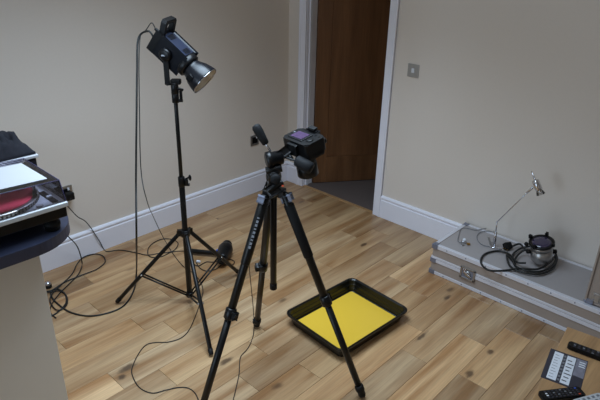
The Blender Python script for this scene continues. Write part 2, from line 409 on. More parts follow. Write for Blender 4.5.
rim(.088, .110, nm='closing_band'); rim(.113, .128, nm='closing_band')
tt = MB()
tt.box(((cx0+cx1)/2, cy0+.012, .2095), (cx1-cx0, .024, .003), bev=.001).box(((cx0+cx1)/2, cy1-.012, .2095), (cx1-cx0, .024, .003), bev=.001)
tt.box((cx0+.010, (cy0+cy1)/2, .2095), (.020, cy1-cy0-.048, .003), bev=.001).box((cx1-.010, (cy0+cy1)/2, .2095), (.020, cy1-cy0-.048, .003), bev=.001)
tt.build('top_edge_trim', M['alu'], c1)
rv0 = None
for z in (.013, .2):
    for i in range(11):
        x = cx0+.1+i*.13
        if z > .1 and i in (1, 2): pass
        MB().lathe([(0, .0045), (.001, .0042), (.002, .0025), (.0023, .0004)], (x, cy0-.002, z), (0, -1, 0), 8).build('rivet', M['zinc'], c1)
for x, sx in ((cx0, 1), (cx1, -1)):
    for y, sy in ((cy0, 1), (cy1, -1)):
        for z0, z1, top in ((-.0, .030, 0), (.084, .114, 0), (.182, .2115, 1)):
            m_ = MB(); zc = (z0+z1)/2; h = z1-z0
            m_.box((x+sx*.017, y-sy*.0035, zc), (.036, .003, h), bev=.001).box((x-sx*.0035, y+sy*.017, zc), (.003, .036, h), bev=.001)
            m_.cyl((x-sx*.001, y-sy*.001, z0), (x-sx*.001, y-sy*.001, z1), .005, n=10)
            if top: m_.box((x+sx*.015, y+sy*.015, .2125), (.034, .034, .003), bev=.001).ball((x+sx*.002, y+sy*.002, .2095), .008, n=10)
            m_.build('corner_bracket', M['zinc'], c1)
def latch(parent, x, y, z, w_=.1, h_=.078):
    l = MB()
    l.box((x, y-.003, z+h_/2-.005), (w_, .005, .010), bev=.001).box((x, y-.003, z-h_/2+.005), (w_, .005, .010), bev=.001)
    l.box((x-w_/2+.006, y-.003, z), (.012, .005, h_), bev=.001).box((x+w_/2-.006, y-.003, z), (.012, .005, h_), bev=.001)
    l = l.build('latch', M['steel'], parent)
    MB().box((x, y-.001, z), (w_-.02, .002, h_-.018)).build('latch_dish', M['zinc'], l)
    MB().lathe([(0, .020), (.004, .020), (.006, .012)], (x, y-.002, z), (0, -1, 0), 16).build('latch_rotor', M['steel'], l)
    MB().box((x, y-.010, z), (.056, .004, .014), Matrix.Rotation(.5, 3, 'Y'), bev=.001).box((x-.02, y-.004, z+.02), (.02, .006, .016), bev=.001).build('latch_wing', M['chrome'], l)
latch(c1, 2.006, cy0-.002, .103)
latch(c1, 2.95, cy0-.002, .103)
# second case standing on the first
dx0 = 2.662
c2 = empty('flight_case', (3.0, -.26, .214), 'grey brown flight case standing on the long low case at the right edge', 'case')
MB().box((3.03, -.25, .44), (3.4-dx0-.006, .33, .446)).build('shell', M['laminate'], c2)
for x in (dx0+.005, 3.4-.005):
    for y in (-.42, -.08): MB().box((x, y+.001, .44), (.010, .010, .448), bev=.002).build('edge_trim', M['laminate'], c2)
for x in (dx0, 3.4):
    for z in (.224, .655):
        sgn = 1 if x < 3 else -1
        MB().ball((x+sgn*.006, -.417, z), .0105, n=10).box((x+sgn*.022, -.4215, z+.004), (.044, .003, .026), bev=.001).build('corner_bracket', M['zinc'], c2)
bl = MB().box((dx0+.05, -.4185, .262), (.035, .005, .05), bev=.001).box((dx0+.098, -.4185, .262), (.035, .005, .05), bev=.001).cyl((dx0+.074, -.422, .236), (dx0+.074, -.422, .288), .005, n=10)
bl = bl.build('hinge', M['steel'], c2)
for i in range(4): MB().lathe([(0, .004), (.002, .003), (.0025, .0005)], (dx0+(.042 if i < 2 else .106), -.421, .248+.028*(i % 2)), (0, -1, 0), 8).build('rivet', M['zinc'], bl)

# ------------------------------------------------------------------ halogen clip lamp on the case
ly = -.15; CT = .212
LB = at(494, 247, CT); ly = LB.y
lamp = empty('desk_lamp', LB, 'thin chrome halogen lamp with a small spot head standing on the flight case', 'lamp')
jt = aty(497, 222, ly); hd_ = aty(533, 187, ly-.02)
MB().lathe([(0, .022), (.004, .022), (.008, .009)], LB, (0, 0, 1), 20).box(LB+V((.03, -.012, .006)), (.05, .014, .012), bev=.003).build('base_clamp', M['chrome'], lamp)
MB().cyl(LB, LB+(jt-LB)*.6, .009).cyl(LB+(jt-LB)*.6, jt, .004).build('stem', M['chrome'], lamp)
MB().box(LB+V((-.035, .0, .03)), (.010, .014, .055), Matrix.Rotation(-.5, 3, 'Y'), bev=.002).cyl(LB+V((-.03, 0, .02)), LB+V((-.0, 0, .035)), .004).build('clamp_lever', M['steel'], lamp)
MB().ball(jt, .006, n=10).build('joint', M['chrome'], lamp)
MB().cyl(jt, jt+(hd_-jt)*.86, .003).cyl(jt+(hd_-jt)*.84, hd_, .006).build('arm', M['chrome'], lamp)
h0 = aty(531.5, 171, ly-.03); h1 = aty(539.5, 191, ly-.03); hx = (h1-h0).normalized()
hm = h0+(h1-h0)*.48
MB().lathe([(0, .0025), (.05, .005), (.058, .006)], h0, hx, 12).build('head_rod', M['chrome'], lamp)
MB().lathe([(-.005, .012), (0, .019), (.055, .020), (.06, .016)], hm, hx, 20).build('lamp_head', M['chrome'], lamp)
MB().lathe([(.055, .013), (.064, .018), (.085, .026), (.084, .024), (.064, .016), (.056, .012)], hm, hx, 20, caps=False).build('lamp_shade', M['clear'], lamp)
MB().ball(hm+hx*.066, .009, n=10).build('bulb', M['reflect'], lamp)
gc = [at(490, 247, CT+.003), at(481, 244, CT+.003), at(477, 238, CT+.003), at(479, 233, CT+.003), at(487, 231, CT+.003), at(494, 232, CT+.003), at(489, 228, CT+.003),
      at(476, 230, CT+.003), at(466, 228, CT+.003), at(461, 229, CT+.003), at(459, 235, CT+.003), at(458, 241, CT+.003), at(462, 243, CT+.005)]
MB().tube(spline(gc), .0022, 6).build('thin_cord', M['greycord'], lamp)
q = at(464, 243.5, CT)
ck = empty('lamp_plug', q, 'small chrome and clear fitting lying at the left end of the flight case', 'fitting')
MB().cyl(q+V((-.02, 0, .010)), q+V((.012, .008, .010)), .009, n=12).build('body', M['chrome'], ck)
MB().ball(q+V((-.004, .006, .022)), .012, n=12).build('cap', M['white'], ck)
MB().box(q+V((.028, .004, .007)), (.022, .016, .010), Matrix.Rotation(.6, 3, 'Z'), bev=.002).build('pin_block', M['brass'], ck)
MB().box(q+V((.004, -.026, .006)), (.02, .012, .008), Matrix.Rotation(-.4, 3, 'Z'), bev=.002).build('clip', M['steel'], ck)

# ------------------------------------------------------------------ small stage spotlight with coiled flex
SB = at(540, 264, CT); ty = SB.y
spot = empty('spotlight', SB, 'chrome drum shaped stage spotlight facing up with black knobs on the flight case', 'spotlight')
bt = SB+V((0.0, .0, .042)); ax = (V((0, 0, 1))+T.xy.to_3d()*.14-cr*.24).normalized(); L = .125
MB().lathe([(-.022, .030), (-.018, .044), (0, .060), (L*.55, .062), (L*.56, .056), (L*.62, .056), (L*.63, .062), (L-.016, .062), (L-.014, .05)], bt, ax, 28).build('housing', M['steel'], spot)
rg = MB().lathe([(L-.016, .060), (L-.014, .070), (L-.002, .072), (L, .066), (L-.004, .050)], bt, ax, 28).build('lens_ring', M['blackm'], spot)
MB().lathe([(L-.008, .056), (L-.001, .052), (L+.002, .03), (L+.003, .001)], bt, ax, 28).build('lens', M['darkglass'], rg)
Rr = frame(ax)
for i, a in enumerate((.2, 1.9, 3.3, 4.9)):
    dr = Rr @ V((math.cos(a), math.sin(a), 0))
    MB().box(bt+ax*(L+.004)+dr*.072, (.016, .012, .022), Matrix((dr, ax.cross(dr), ax)).transposed(), bev=.002).build('gel_clip', M['blackm'], spot)
for sg in (-1, 1):
    d_ = (cr*sg).normalized()
    MB().cyl(bt+ax*L*.4+d_*.053, bt+ax*L*.4+d_*.078, .005).cyl(bt+ax*L*.4+d_*.068, bt+ax*L*.4+d_*.088, .013).build('yoke_knob', M['rubber'], spot)
yk = [bt+ax*L*.4+cr*.062*math.cos(a)-cu*0+V((0, 0, -.075))*math.sin(a)*.62 for a in [PI*i/14 for i in range(15)]]
MB().tube(yk, .005, 6).build('yoke', M['blackm'], spot)
MB().cyl(bt+ax*L*.8-cr*.05, bt+ax*L*.8-cr*.085+cu*.005, .004).ball(bt+ax*L*.8-cr*.09+cu*.005, .013, n=12).build('tilt_knob', M['rubber'], spot)
# flex: two turns round the lamp and one loop to the left, with a plug
def coil(px, py, rx, ry, z, a0, a1, n): return [at(px+rx*math.cos(a0+(a1-a0)*i/n), py+ry*math.sin(a0+(a1-a0)*i/n), CT+z) for i in range(n+1)]
Lz = .008
cp = [at(513, 246, CT+.018), at(520, 244, CT+.025), at(528, 250, CT+.02)] + coil(534, 258, 22, 12, .012, -.6+2*PI, 2.6, 9) + \
     [at(507, 255, CT+.01), at(510, 266, CT+.012), at(522, 272, CT+.012), at(538, 274, CT+.014), at(552, 269, CT+.016), at(557, 258, CT+.024), at(552, 249, CT+.03)] + \
     [at(545, 246, CT+.05), at(536, 254, CT+.07), at(526, 250, CT+.045), at(518, 255, CT+.02), at(514, 264, CT+.012), at(524, 270, CT+.018), at(540, 271.5, CT+.022), at(553, 265, CT+.03), at(556, 255, CT+.034)] + \
     [at(550, 262, CT+.036), at(538, 269, CT+.030), at(520, 268.5, CT+.020), at(505, 270.5, CT+.006), at(490, 270.5, CT+.006), at(482, 265, CT+.006), at(481.5, 258, CT+.006), at(487, 253, CT+.006), at(498, 251, CT+.006), at(509, 254, CT+.014), at(517, 262, CT+.022), at(526, 263, CT+.03)]
tag(MB().tube(spline(cp, 7), .0062, 8).build('flex_cable', M['cord']), 'thick black flex coiled around the spotlight on the flight case', 'cable')
q = at(507, 249, CT)
pg = empty('mains_plug', q, 'black three pin plug with brass pins at the end of the coiled flex', 'plug')
MB().box(q+V((0, 0, .022)), (.05, .045, .036), frame(V((.5, -.3, .6))), bev=.008).build('plug_body', M['rubber'], pg)
for i in range(3): MB().box(q+V((-.012+.012*i, -.026, .010+.006*(i == 1))), (.005, .018, .005)).build('pin', M['brass'], pg)

# ------------------------------------------------------------------ oak table with flyer and remotes
TZ = .43
A = at(567.5, 326.5, TZ); tdx = V((.9903, .139, 0)); tdy = V((.105, -.9945, 0)); tdx = V((.9925, .122, 0)); tdy = V((.122, -.9925, 0))
tb = empty('coffee_table', A+tdx*.35+tdy*.5-V((0, 0, TZ)), 'low oak table in the lower right corner, in front of the flight case', 'table')
RT = Matrix((tdx, -tdy, V((0, 0, 1)))).transposed()
tw, tl = .62, 1.05
MB().box(A+tdx*tw/2+tdy*tl/2-V((0, 0, .015)), (tw, tl, .03), RT, bev=.003).build('table_top', M['table'], tb)
for a in (.03, tw-.03):
    for b in (.03, tl-.03): MB().box(A+tdx*a+tdy*b+V((0, 0, -TZ+(TZ-.03)/2)), (.045, .045, TZ-.03), RT, bev=.003).build('leg', M['table'], tb)
for a in (.03, tw-.03): MB().box(A+tdx*a+tdy*tl/2-V((0, 0, .06)), (.02, tl-.11, .06), RT).build('apron', M['table'], tb)
# flyer
fc = [at(552.9, 348.6, TZ+.001), at(589.3, 364.2, TZ+.001), at(580, 389, TZ+.001), at(537.7, 376, TZ+.001)]
fo = (fc[0]+fc[1]+fc[2]+fc[3])/4; fx = ((fc[1]-fc[0])+(fc[2]-fc[3])).normalized(); fy = (fc[0]-fc[3]); fy = (fy-fx*fy.dot(fx)).normalized()
FW = .142; FH = .204
RF = Matrix((fx, fy, V((0, 0, 1)))).transposed()
fl = empty('flyer', V((fo.x, fo.y, TZ)), 'dark printed flyer with white text panels lying on the oak table', 'flyer')
def fbox(nm, u0, u1, v0, v1, z, mt, par=None):
    return MB().box(V((fo.x, fo.y, TZ+z))+fx*((u0+u1)/2-.5)*FW+fy*((v0+v1)/2-.5)*FH, ((u1-u0)*FW, (v1-v0)*FH, .0006), RF).build(nm, M[mt], par or fl)
fbox('sheet', 0, 1, 0, 1, .0005, 'darkgrey')
p_ = fbox('text_panel', .13, .37, .05, .95, .0011, 'white')
p2 = fbox('text_panel', .47, .70, .05, .95, .0011, 'white')
for i in range(9): fbox('text_line', .17, .17+.16*random.uniform(.6, 1), .12+i*.09, .13+i*.09, .0016, 'grey', p_)
for i in range(7): fbox('text_line', .50+.02*(i % 2), .62+.03*(i % 3), .13+i*.11, .155+i*.11, .0016, 'darkgrey', p2)
for i in range(8): fbox('mark', .39, .45, .09+i*.11, .15+i*.11, .0011, 'grey')
fbox('photo_print', .72, .99, .40, .97, .0011, 'photo')
fbox('photo_print', .76, .92, .10, .40, .0011, 'darkgrey')
for i in range(3): fbox('text_line', .80, .96, .86-i*.07, .89-i*.07, .0016, 'white')
# remote controls
def remote(p0, ang, ln_, wd, ht, rows, label, body='blackp', blk='grey', dots=()):
    p0 = V(p0); d = V((math.cos(ang), math.sin(ang), 0)); n = V((-d.y, d.x, 0)); R = Matrix((d, n, V((0, 0, 1)))).transposed()
    r_ = empty('remote_control', p0, label, 'remote', 'remote controls on the oak table')
    poly = []
    for cx_, cy_, a0 in ((ln_/2-.012, wd/2-.012, 0), (-ln_/2+.012, wd/2-.012, PI/2), (-ln_/2+.012, -wd/2+.012, PI), (ln_/2-.012, -wd/2+.012, 1.5*PI)):
        for i in range(5): a = a0+i*PI/8; poly.append((cx_+.012*math.cos(a), cy_+.012*math.sin(a)))
    MB().prism(poly, .0005, ht, R, p0, bev=.003).build('body', M[body], r_)
    for u in range(rows[0]):
        for v in range(rows[1]):
            mt = blk
            if (u, v) in dots: mt = dots[(u, v)]
            c = p0+d*((u+.5)/rows[0]-.5)*ln_*.82+n*((v+.5)/rows[1]-.5)*wd*.78+V((0, 0, ht+.0005))
            MB().box(c, (ln_*.82/rows[0]*.5, wd*.78/rows[1]*.5, .002), R, bev=.0006).build('button', M[mt], r_)
    return r_
a0 = at(568, 344, TZ+.012); a1 = at(600, 356, TZ+.012); dv = (a1-a0).normalized(); an = math.atan2(dv.y, dv.x)
c = a0+dv*.095; remote((c.x, c.y, TZ), an, .19, .043, .019, (9, 3), 'black remote control at the far end of the oak table', 'blackp', 'darkgrey', {(2, 1): 'grey', (4, 0): 'grey', (5, 2): 'grey', (7, 1): 'grey', (0, 1): 'grey'})
b0 = at(540, 395, TZ+.012); b1 = at(581, 390, TZ+.012); dv = (b1-b0).normalized(); an2 = math.atan2(dv.y, dv.x)
c = (b0+b1)/2+V((dv.y, -dv.x, 0))*.008; remote((c.x, c.y, TZ), an2, .17, .05, .018, (9, 4), 'black remote control with rows of buttons touching the lower edge of the flyer', 'blackp', 'darkgrey', {(8, 3): 'blue', (8, 0): 'orange', (0, 1): 'white', (0, 2): 'white', (3, 1): 'grey', (5, 2): 'grey', (4, 3): 'grey', (6, 1): 'grey', (2, 2): 'grey'})
c = at(589, 404, TZ); remote((c.x, c.y, TZ), an2+.15, .13, .045, .02, (5, 2), 'silver grey handset at the very bottom beside the buttoned remote', 'silver', 'grey')

# ------------------------------------------------------------------ black tray with yellow sheet
tc_ = V((1.697, -1.236, 0)); ta = math.radians(-4.0)
def rrect(w_, h_, r, n=6):
    P = []
    for cx_, cy_, a0 in ((w_/2-r, h_/2-r, 0), (-w_/2+r, h_/2-r, PI/2), (-w_/2+r, -h_/2+r, PI), (w_/2-r, -h_/2+r, 1.5*PI)):
        for i in range(n+1): a = a0+i*PI/2/n; P.append((cx_+r*math.cos(a), cy_+r*math.sin(a)))
    return P
Rt = Matrix.Rotation(ta, 3, 'Z')
tr = MB(); rings = []
TW, TH = .437, .548
for w_, h_, z, r in ((.375, .485, .0, .025), (.380, .490, .003, .028), (.412, .522, .052, .036), (.432, .543, .056, .04), (TW, TH, .060, .042), (TW, TH, .066, .042), (.430, .541, .069, .04), (.420, .531, .068, .04),
                  (.409, .519, .063, .036), (.400, .510, .042, .034), (.394, .504, .0415, .033), (.388, .498, .022, .03), (.381, .491, .0215, .028), (.374, .484, .006, .024), (.366, .476, .004, .022)):
    rings.append([tr.b.verts.new(Rt @ V((x*1.025, y*1.02, z*1.12))+tc_) for x, y in rrect(w_, h_, r)])
for a, b in zip(rings, rings[1:]):
    n = len(a)
    for i in range(n): tr.b.faces.new((a[i], a[(i+1) % n], b[(i+1) % n], b[i])).smooth = False
tr.b.faces.new(rings[0]); tr.b.faces.new(rings[-1])
tag(tr.build('tray', M['tray']), 'black rectangular plastic tray lying on the floorboards, holding a yellow sheet', 'tray')
tag(MB().prism(rrect(.362, .470, .014), .0045, .009, Rt, tc_).build('yellow_sheet', M['yellow']), 'flat bright yellow sheet lying in the bottom of the black tray', 'sheet')

# ------------------------------------------------------------------ hair dryer on the floor
p0 = at(221.5, 262, .045); p1 = at(228, 243, .045); p0.z = p1.z = .051
ax = (p1-p0).normalized(); Ld = .20
dr_ = empty('hair_dryer', ((p0+p1)/2).xy.to_3d(), 'black hair dryer lying on the floor behind the light stand', 'hair dryer')
pm = (p0+p1)/2-ax*Ld/2
MB().lathe([(0, .028), (.01, .033), (.05, .040), (.09, .048), (.13, .050), (.16, .043), (.175, .033), (.177, .028)], pm, ax, 24).build('barrel', M['blackp'], dr_)
MB().lathe([(.176, .030), (.18, .033), (.20, .033), (.204, .028), (.2045, .004)], pm, ax, 24).build('rear_grille', M['blackm'], dr_)
MB().lathe([(-.04, .020), (-.038, .022), (.002, .027), (.004, .02)], pm, ax, 20, sx=1.15, sy=.8).build('nozzle', M['rubber'], dr_)
he = at(190, 251, .024); hs = pm+ax*.105; hs.z = .030
MB().lathe([(0, .022), (.04, .018), (.12, .015), ((he-hs).length-.01, .018), ((he-hs).length, .012)], hs, he-hs, 16).build('handle', M['blackp'], dr_)
sw_ = hs+(he-hs)*.22+V((0, 0, .020)); MB().box(sw_, (.016, .010, .008), frame(V((0, 0, 1)), he-hs), bev=.002).build('switch', M['blue'], dr_)

# ------------------------------------------------------------------ light stand
sc_ = V((.93, -1.75, 0))
st = empty('light_stand', sc_, 'tall black three legged light stand carrying the studio flash', 'stand')
zc = .465
MB().cyl(sc_+V((0, 0, .06)), sc_+V((0, 0, .78)), .0155).build('lower_pole', M['blackm'], st)
MB().cyl(sc_+V((0, 0, .76)), sc_+V((0, 0, 1.27)), .0105).build('upper_pole', M['blackm'], st)
MB().cyl(sc_+V((0, 0, .745)), sc_+V((0, 0, .80)), .018).box(sc_+cr*.02+V((0, 0, .77)), (.03, .02, .035), bev=.003).build('pole_clamp', M['blackp'], st)
MB().cyl(sc_+cr*.02+V((0, 0, .785)), sc_+cr*.045+V((0, 0, .80)), .005).ball(sc_+cr*.046+V((0, 0, .795)), .011, (1, .6, 1.6)).cyl(sc_+cr*.02+V((0, 0, .755)), sc_+cr*.042+V((0, 0, .755)), .008).build('clamp_knob', M['blackp'], st)
MB().cyl(sc_+V((0, 0, zc-.02)), sc_+V((0, 0, zc+.02)), .026).build('leg_collar', M['blackp'], st)
MB().cyl(sc_+V((0, 0, .045)), sc_+V((0, 0, .075)), .020).build('brace_hub', M['blackp'], st)
feet = [V((.640, -2.058, .012)), V((1.39, -1.957, .012)), V((.899, -1.345, .012))]
for ft in feet:
    h = (ft-sc_); h.z = 0; h.normalize()
    top = sc_+h*.03+V((0, 0, zc))
    MB().box(sc_+h*.027+V((0, 0, zc)), (.03, .022, .028), Matrix((h, V((-h.y, h.x, 0)), V((0, 0, 1)))).transposed(), bev=.003).build('leg_bracket', M['blackp'], st)
    lg = MB().cyl(top, ft+(top-ft)*.03, .0115).build('leg', M['blackm'], st)
    e = (ft-top).normalized(); MB().cyl(ft-e*.03, ft, .0135, .012).build('leg_cap', M['rubber'], lg)
    md = top+(ft-top)*.59
    side = V((-h.y, h.x, 0))
    for sg in (-1, 1):
        MB().tube([sc_+h*.016+side*sg*.010+V((0, 0, .06)), md+side*sg*.012], .0052, 8).build('brace', M['blackm'], st)
    MB().cyl(md-side*.016, md+side*.016, .006, n=10).build('brace_pin', M['steel'], st)
MB().cyl(sc_+V((0, 0, 1.20)), sc_+V((0, 0, 1.245)), .018).cyl(sc_+cr*.015+V((0, 0, 1.21)), sc_+cr*.036+V((0, 0, 1.21)), .008).box(sc_+cr*.028+V((0, 0, 1.235)), (.014, .012, .05), bev=.003).build('top_collar', M['blackp'], st)

# studio flash head
D0 = 2.731
def im(v): return cr*v[0]+cu*v[1]+T*v[2]
A_ = im((.72, -.68, -.06)).normalized(); N0 = im((.68, .72, 0)); N0 = (N0-A_*N0.dot(A_)).normalized(); S0 = A_.cross(N0)
if S0.dot(T) < 0: S0 = -S0
c30, s30 = math.cos(.64), math.sin(.64)
Nt = N0*c30+S0*s30; Ns = S0*c30-N0*s30
rc = dep(205, 81, D0-.02)
def B(a, n=0., s=0.): return rc-A_*a+Nt*n+Ns*s
RB = Matrix((A_, Nt, Ns)).transposed()
if RB.determinant() < 0: RB = Matrix((A_, Nt, -Ns)).transposed()
fh = empty('studio_flash', sc_+V((0, 0, 1.27)), 'black studio flash head with a flared metal reflector on top of the light stand', 'studio light')
MB().box(B(.205), (.160, .100, .100), RB, bev=.010).build('housing', M['bluebk'], fh)
MB().box(B(.205, .0505), (.140, .004, .074), RB, bev=.0015).build('top_panel', M['bluepanel'], fh)
for i in range(5):
    for a in (.155, .25): MB().box(B(a+.006*(i-2), .053), (.003, .003, .045), RB).build('vent_slot', M['blackm'], fh)
MB().box(B(.292), (.022, .104, .104), RB, bev=.008).build('rear_panel', M['blackp'], fh)
MB().lathe([(0, .056), (.004, .060), (.030, .060), (.034, .055)], B(.132), A_, 28).build('front_collar', M['blackp'], fh)
MB().lathe([(0, .045), (.012, .047), (.03, .053), (.055, .066), (.085, .074), (.102, .077), (.108, .0775), (.108, .0755), (.1, .074), (.085, .071), (.055, .062), (.03, .049), (.012, .043), (.01, .02)], B(.108), A_, 32, caps=False).build('reflector', M['bluebk'], fh)
MB().lathe([(.107, .0745), (.085, .0700), (.055, .061), (.03, .048), (.014, .042), (.0139, .001)], B(.108), A_, 32, caps=False).build('reflector_lining', M['reflect'], fh)
MB().lathe([(.1075, .0775), (.110, .0780), (.111, .0765), (.1085, .075)], B(.108), A_, 32, caps=False).build('reflector_rim', M['chrome'], fh)
MB().lathe([(.02, .024), (.05, .024), (.065, .016), (.068, .002)], B(.108), A_, 20).build('flash_bulb', M['clear'], fh)
MB().box(B(.05, 0, .068), (.022, .03, .014), RB, bev=.002).build('umbrella_socket', M['blackp'], fh)
kn = MB().lathe([(0, .030), (.012, .032), (.020, .030), (.024, .024), (.0245, .004)], B(.212, -.008, .048), Ns, 24).build('tilt_knob', M['blackp'], fh)
MB().box(B(.212, -.008, .0735), (.022, .007, .002), Matrix((cr, cu, T)).transposed()).build('knob_label', M['grey'], kn)
# carry handle at the back: arch of four bars
hb = MB()
HDn = (Nt*.9 + -A_*.30).normalized()
hb0 = B(.278, .040)
RHn = Matrix((Ns, HDn, Ns.cross(HDn))).transposed()
outer = [(-.046, 0), (-.046, .070), (-.036, .084), (.036, .084), (.046, .070), (.046, 0)]
inner = [(.030, 0), (.030, .058), (.024, .066), (-.024, .066), (-.030, .058), (-.030, 0)]
hb.prism(outer+inner, -.014, .014, RHn, hb0)
hb.build('carry_handle', M['blackp'], fh)
# yoke: strap from the knob straight down and in to the pole
K = B(.212, -.008, .058); ptop = sc_+V((0, 0, 1.295))
Kd = K+V((0, 0, ptop.z-K.z))
hv = (ptop-Kd); hv.z = 0; hl = hv.length; hv.normalize(); sd = V((-hv.y, hv.x, 0)); RY = Matrix((hv, sd, V((0, 0, 1)))).transposed()
ch_ = cr.xy.to_3d().normalized(); RK = Matrix((ch_, V((-ch_.y, ch_.x, 0)), V((0, 0, 1)))).transposed()
MB().box((K+Kd)/2, (.026, .006, (K-Kd).length), RK, bev=.001).box(Kd+hv*(hl/2+.005), (hl+.03, .028, .006), RY, bev=.001).build('yoke', M['blackm'], fh)
MB().cyl(sc_+V((0, 0, 1.245)), sc_+V((0, 0, 1.30)), .019).box(sc_+V((0, 0, 1.305))+cr*.008, (.05, .034, .026), Matrix((cr.xy.to_3d().normalized(), V((-cr.y, cr.x, 0)).normalized(), V((0, 0, 1)))).transposed(), bev=.006).cyl(sc_+V((0, 0, 1.275)), sc_+V((0, 0, 1.262))+cr*.042, .007).build('mount', M['blackp'], fh)
for i, (n_, s2) in enumerate(((.035, .02), (-.02, .0))):
    MB().cyl(B(.298, n_, s2), B(.332, n_, s2), .011, .007).build('cable_plug', M['rubber'], fh)

# ------------------------------------------------------------------ cables from the flash
def floorpts(L, z=.004): return [at(x, y, z) for x, y in L]
f0 = at(137, 281, .004)
thick = [B(.330, -.02), B(.36, -.015), dep(141, 34, D0), dep(137.5, 44, D0), dep(137, 70, D0-.01), dep(136.5, 120, D0-.02), dep(136, 180, 2.74), dep(136.5, 240, 2.73), dep(136.5, 272, 2.745)]
thick = thick[:-1]+[at(136.5, 270, .06), at(135, 286, .006)]+floorpts([(130, 298), (122, 307), (108, 313), (90, 316), (74, 313.5), (63, 308), (53, 299), (51, 292), (57, 289), (65, 294), (66, 303), (58, 312), (48, 318), (35, 325), (20, 330)])
tag(MB().tube(spline(thick), .005, 8).build('mains_cable', M['cord']), 'thicker black cable hanging from the flash head and curling on the floor to the worktop', 'cable')
thin = [B(.330, .035, .02), B(.36, .045, .02), dep(146, 30, D0), dep(140.5, 36, D0), dep(139, 60, D0-.01), dep(139.5, 110, D0-.01), dep(141, 170, 2.75), dep(147, 201, 2.78), at(153, 216, .25), at(160, 231, .10), at(167, 244, .02)]+\
    floorpts([(174, 255), (183, 266), (193, 273), (200, 281), (203, 291), (200, 303), (195, 317), (189, 330), (181, 338), (168, 342), (155, 342.5), (146, 345), (139, 353), (133, 365), (132, 374), (139, 387), (152, 393), (166, 390), (178, 387.5), (188, 388), (195, 393), (199, 402), (201, 412)], .003)
tag(MB().tube(spline(thin), .0025, 6).build('sync_cable', M['cord']), 'thin black lead from the flash head wandering over the floor past the light stand', 'cable')
dc = [he+V((0, 0, 0))]+floorpts([(183, 251), (172, 252), (160, 257), (149, 256), (149, 247), (159, 240), (170, 239), (178, 243), (173, 251), (158, 253.5), (147, 255), (135, 252.5), (120, 250), (108, 251.5), (104, 249.5)], .004)+\
    [atx(100, 242, .03), atx(95.5, 235, .026), atx(91, 228, .024), atx(85, 221, .03), atx(78, 217, .03), atx(72, 211, .04), atx(66, 203, .05), V((.058, -1.978, .462))]
tag(MB().tube(spline(dc), .0032, 6).build('dryer_cable', M['cord']), 'black lead running from the hair dryer to the wall socket beside the turntable', 'cable')
lp = floorpts([(196, 262), (200, 268), (207, 271), (216, 269), (222, 265), (232, 265), (234, 261), (226, 259), (214, 262), (206, 262), (198, 266), (193, 262), (192, 254), (190, 247)], .004)
tag(MB().tube(spline(lp), .003, 6).build('looped_cable', M['cord']), 'short tangle of black lead under the hair dryer nozzle', 'cable')
q = at(198.5, 262.5, .002); tag(MB().box(q+V((0, 0, .008)), (.028, .014, .014), Matrix.Rotation(.4, 3, 'Z'), bev=.003).build('cable_connector', M['white']), 'small white connector on the floor beside the hair dryer', 'connector')
wc = [V((1.05, -2.435, .93)), V((1.05, -2.432, .88)), at(67, 237, .60), at(72.5, 241, .40), at(78, 248, .15)]
wc = [V((.30, -2.40, .90)), V((.28, -2.36, .8)), atx(66, 234, .16), atx(72, 240, .14), atx(78, 248, .08), at(82, 262, .006)]+floorpts([(81, 269), (77, 276), (68, 285), (59, 294), (52, 304), (50, 312), (56, 318)], .005)
lo = floorpts([(42, 292), (52, 290), (65, 282), (82, 275), (97, 269), (105, 262), (103, 256), (95, 254), (84, 257), (77, 264), (72, 274), (62, 284), (53, 293), (50, 301), (57, 310), (66, 306), (67, 297), (60, 291), (45, 293)], .008)
tag(MB().tube(spline(wc), .0036, 6).build('turntable_cable', M['cord']), 'black cable dropping behind the worktop down the white skirting to the floor', 'cable')
tag(MB().tube(spline(lo), .0036, 6).build('coiled_cable', M['cord']), 'loose loops of black cable on the floor beside the beige panel', 'cable')
q = at(48.5, 287.5, 0)
cs = empty('door_stop', q, 'small chrome dome with a black base on the floor against the beige panel', 'door stop')
MB().lathe([(0, .018), (.004, .021), (.02, .021), (.022, .017)], q, (0, 0, 1), 20).build('base', M['rubber'], cs)
MB().lathe([(.021, .019), (.027, .019), (.036, .013), (.041, .005), (.042, .0005)], q, (0, 0, 1), 20).build('dome', M['chrome'], cs)

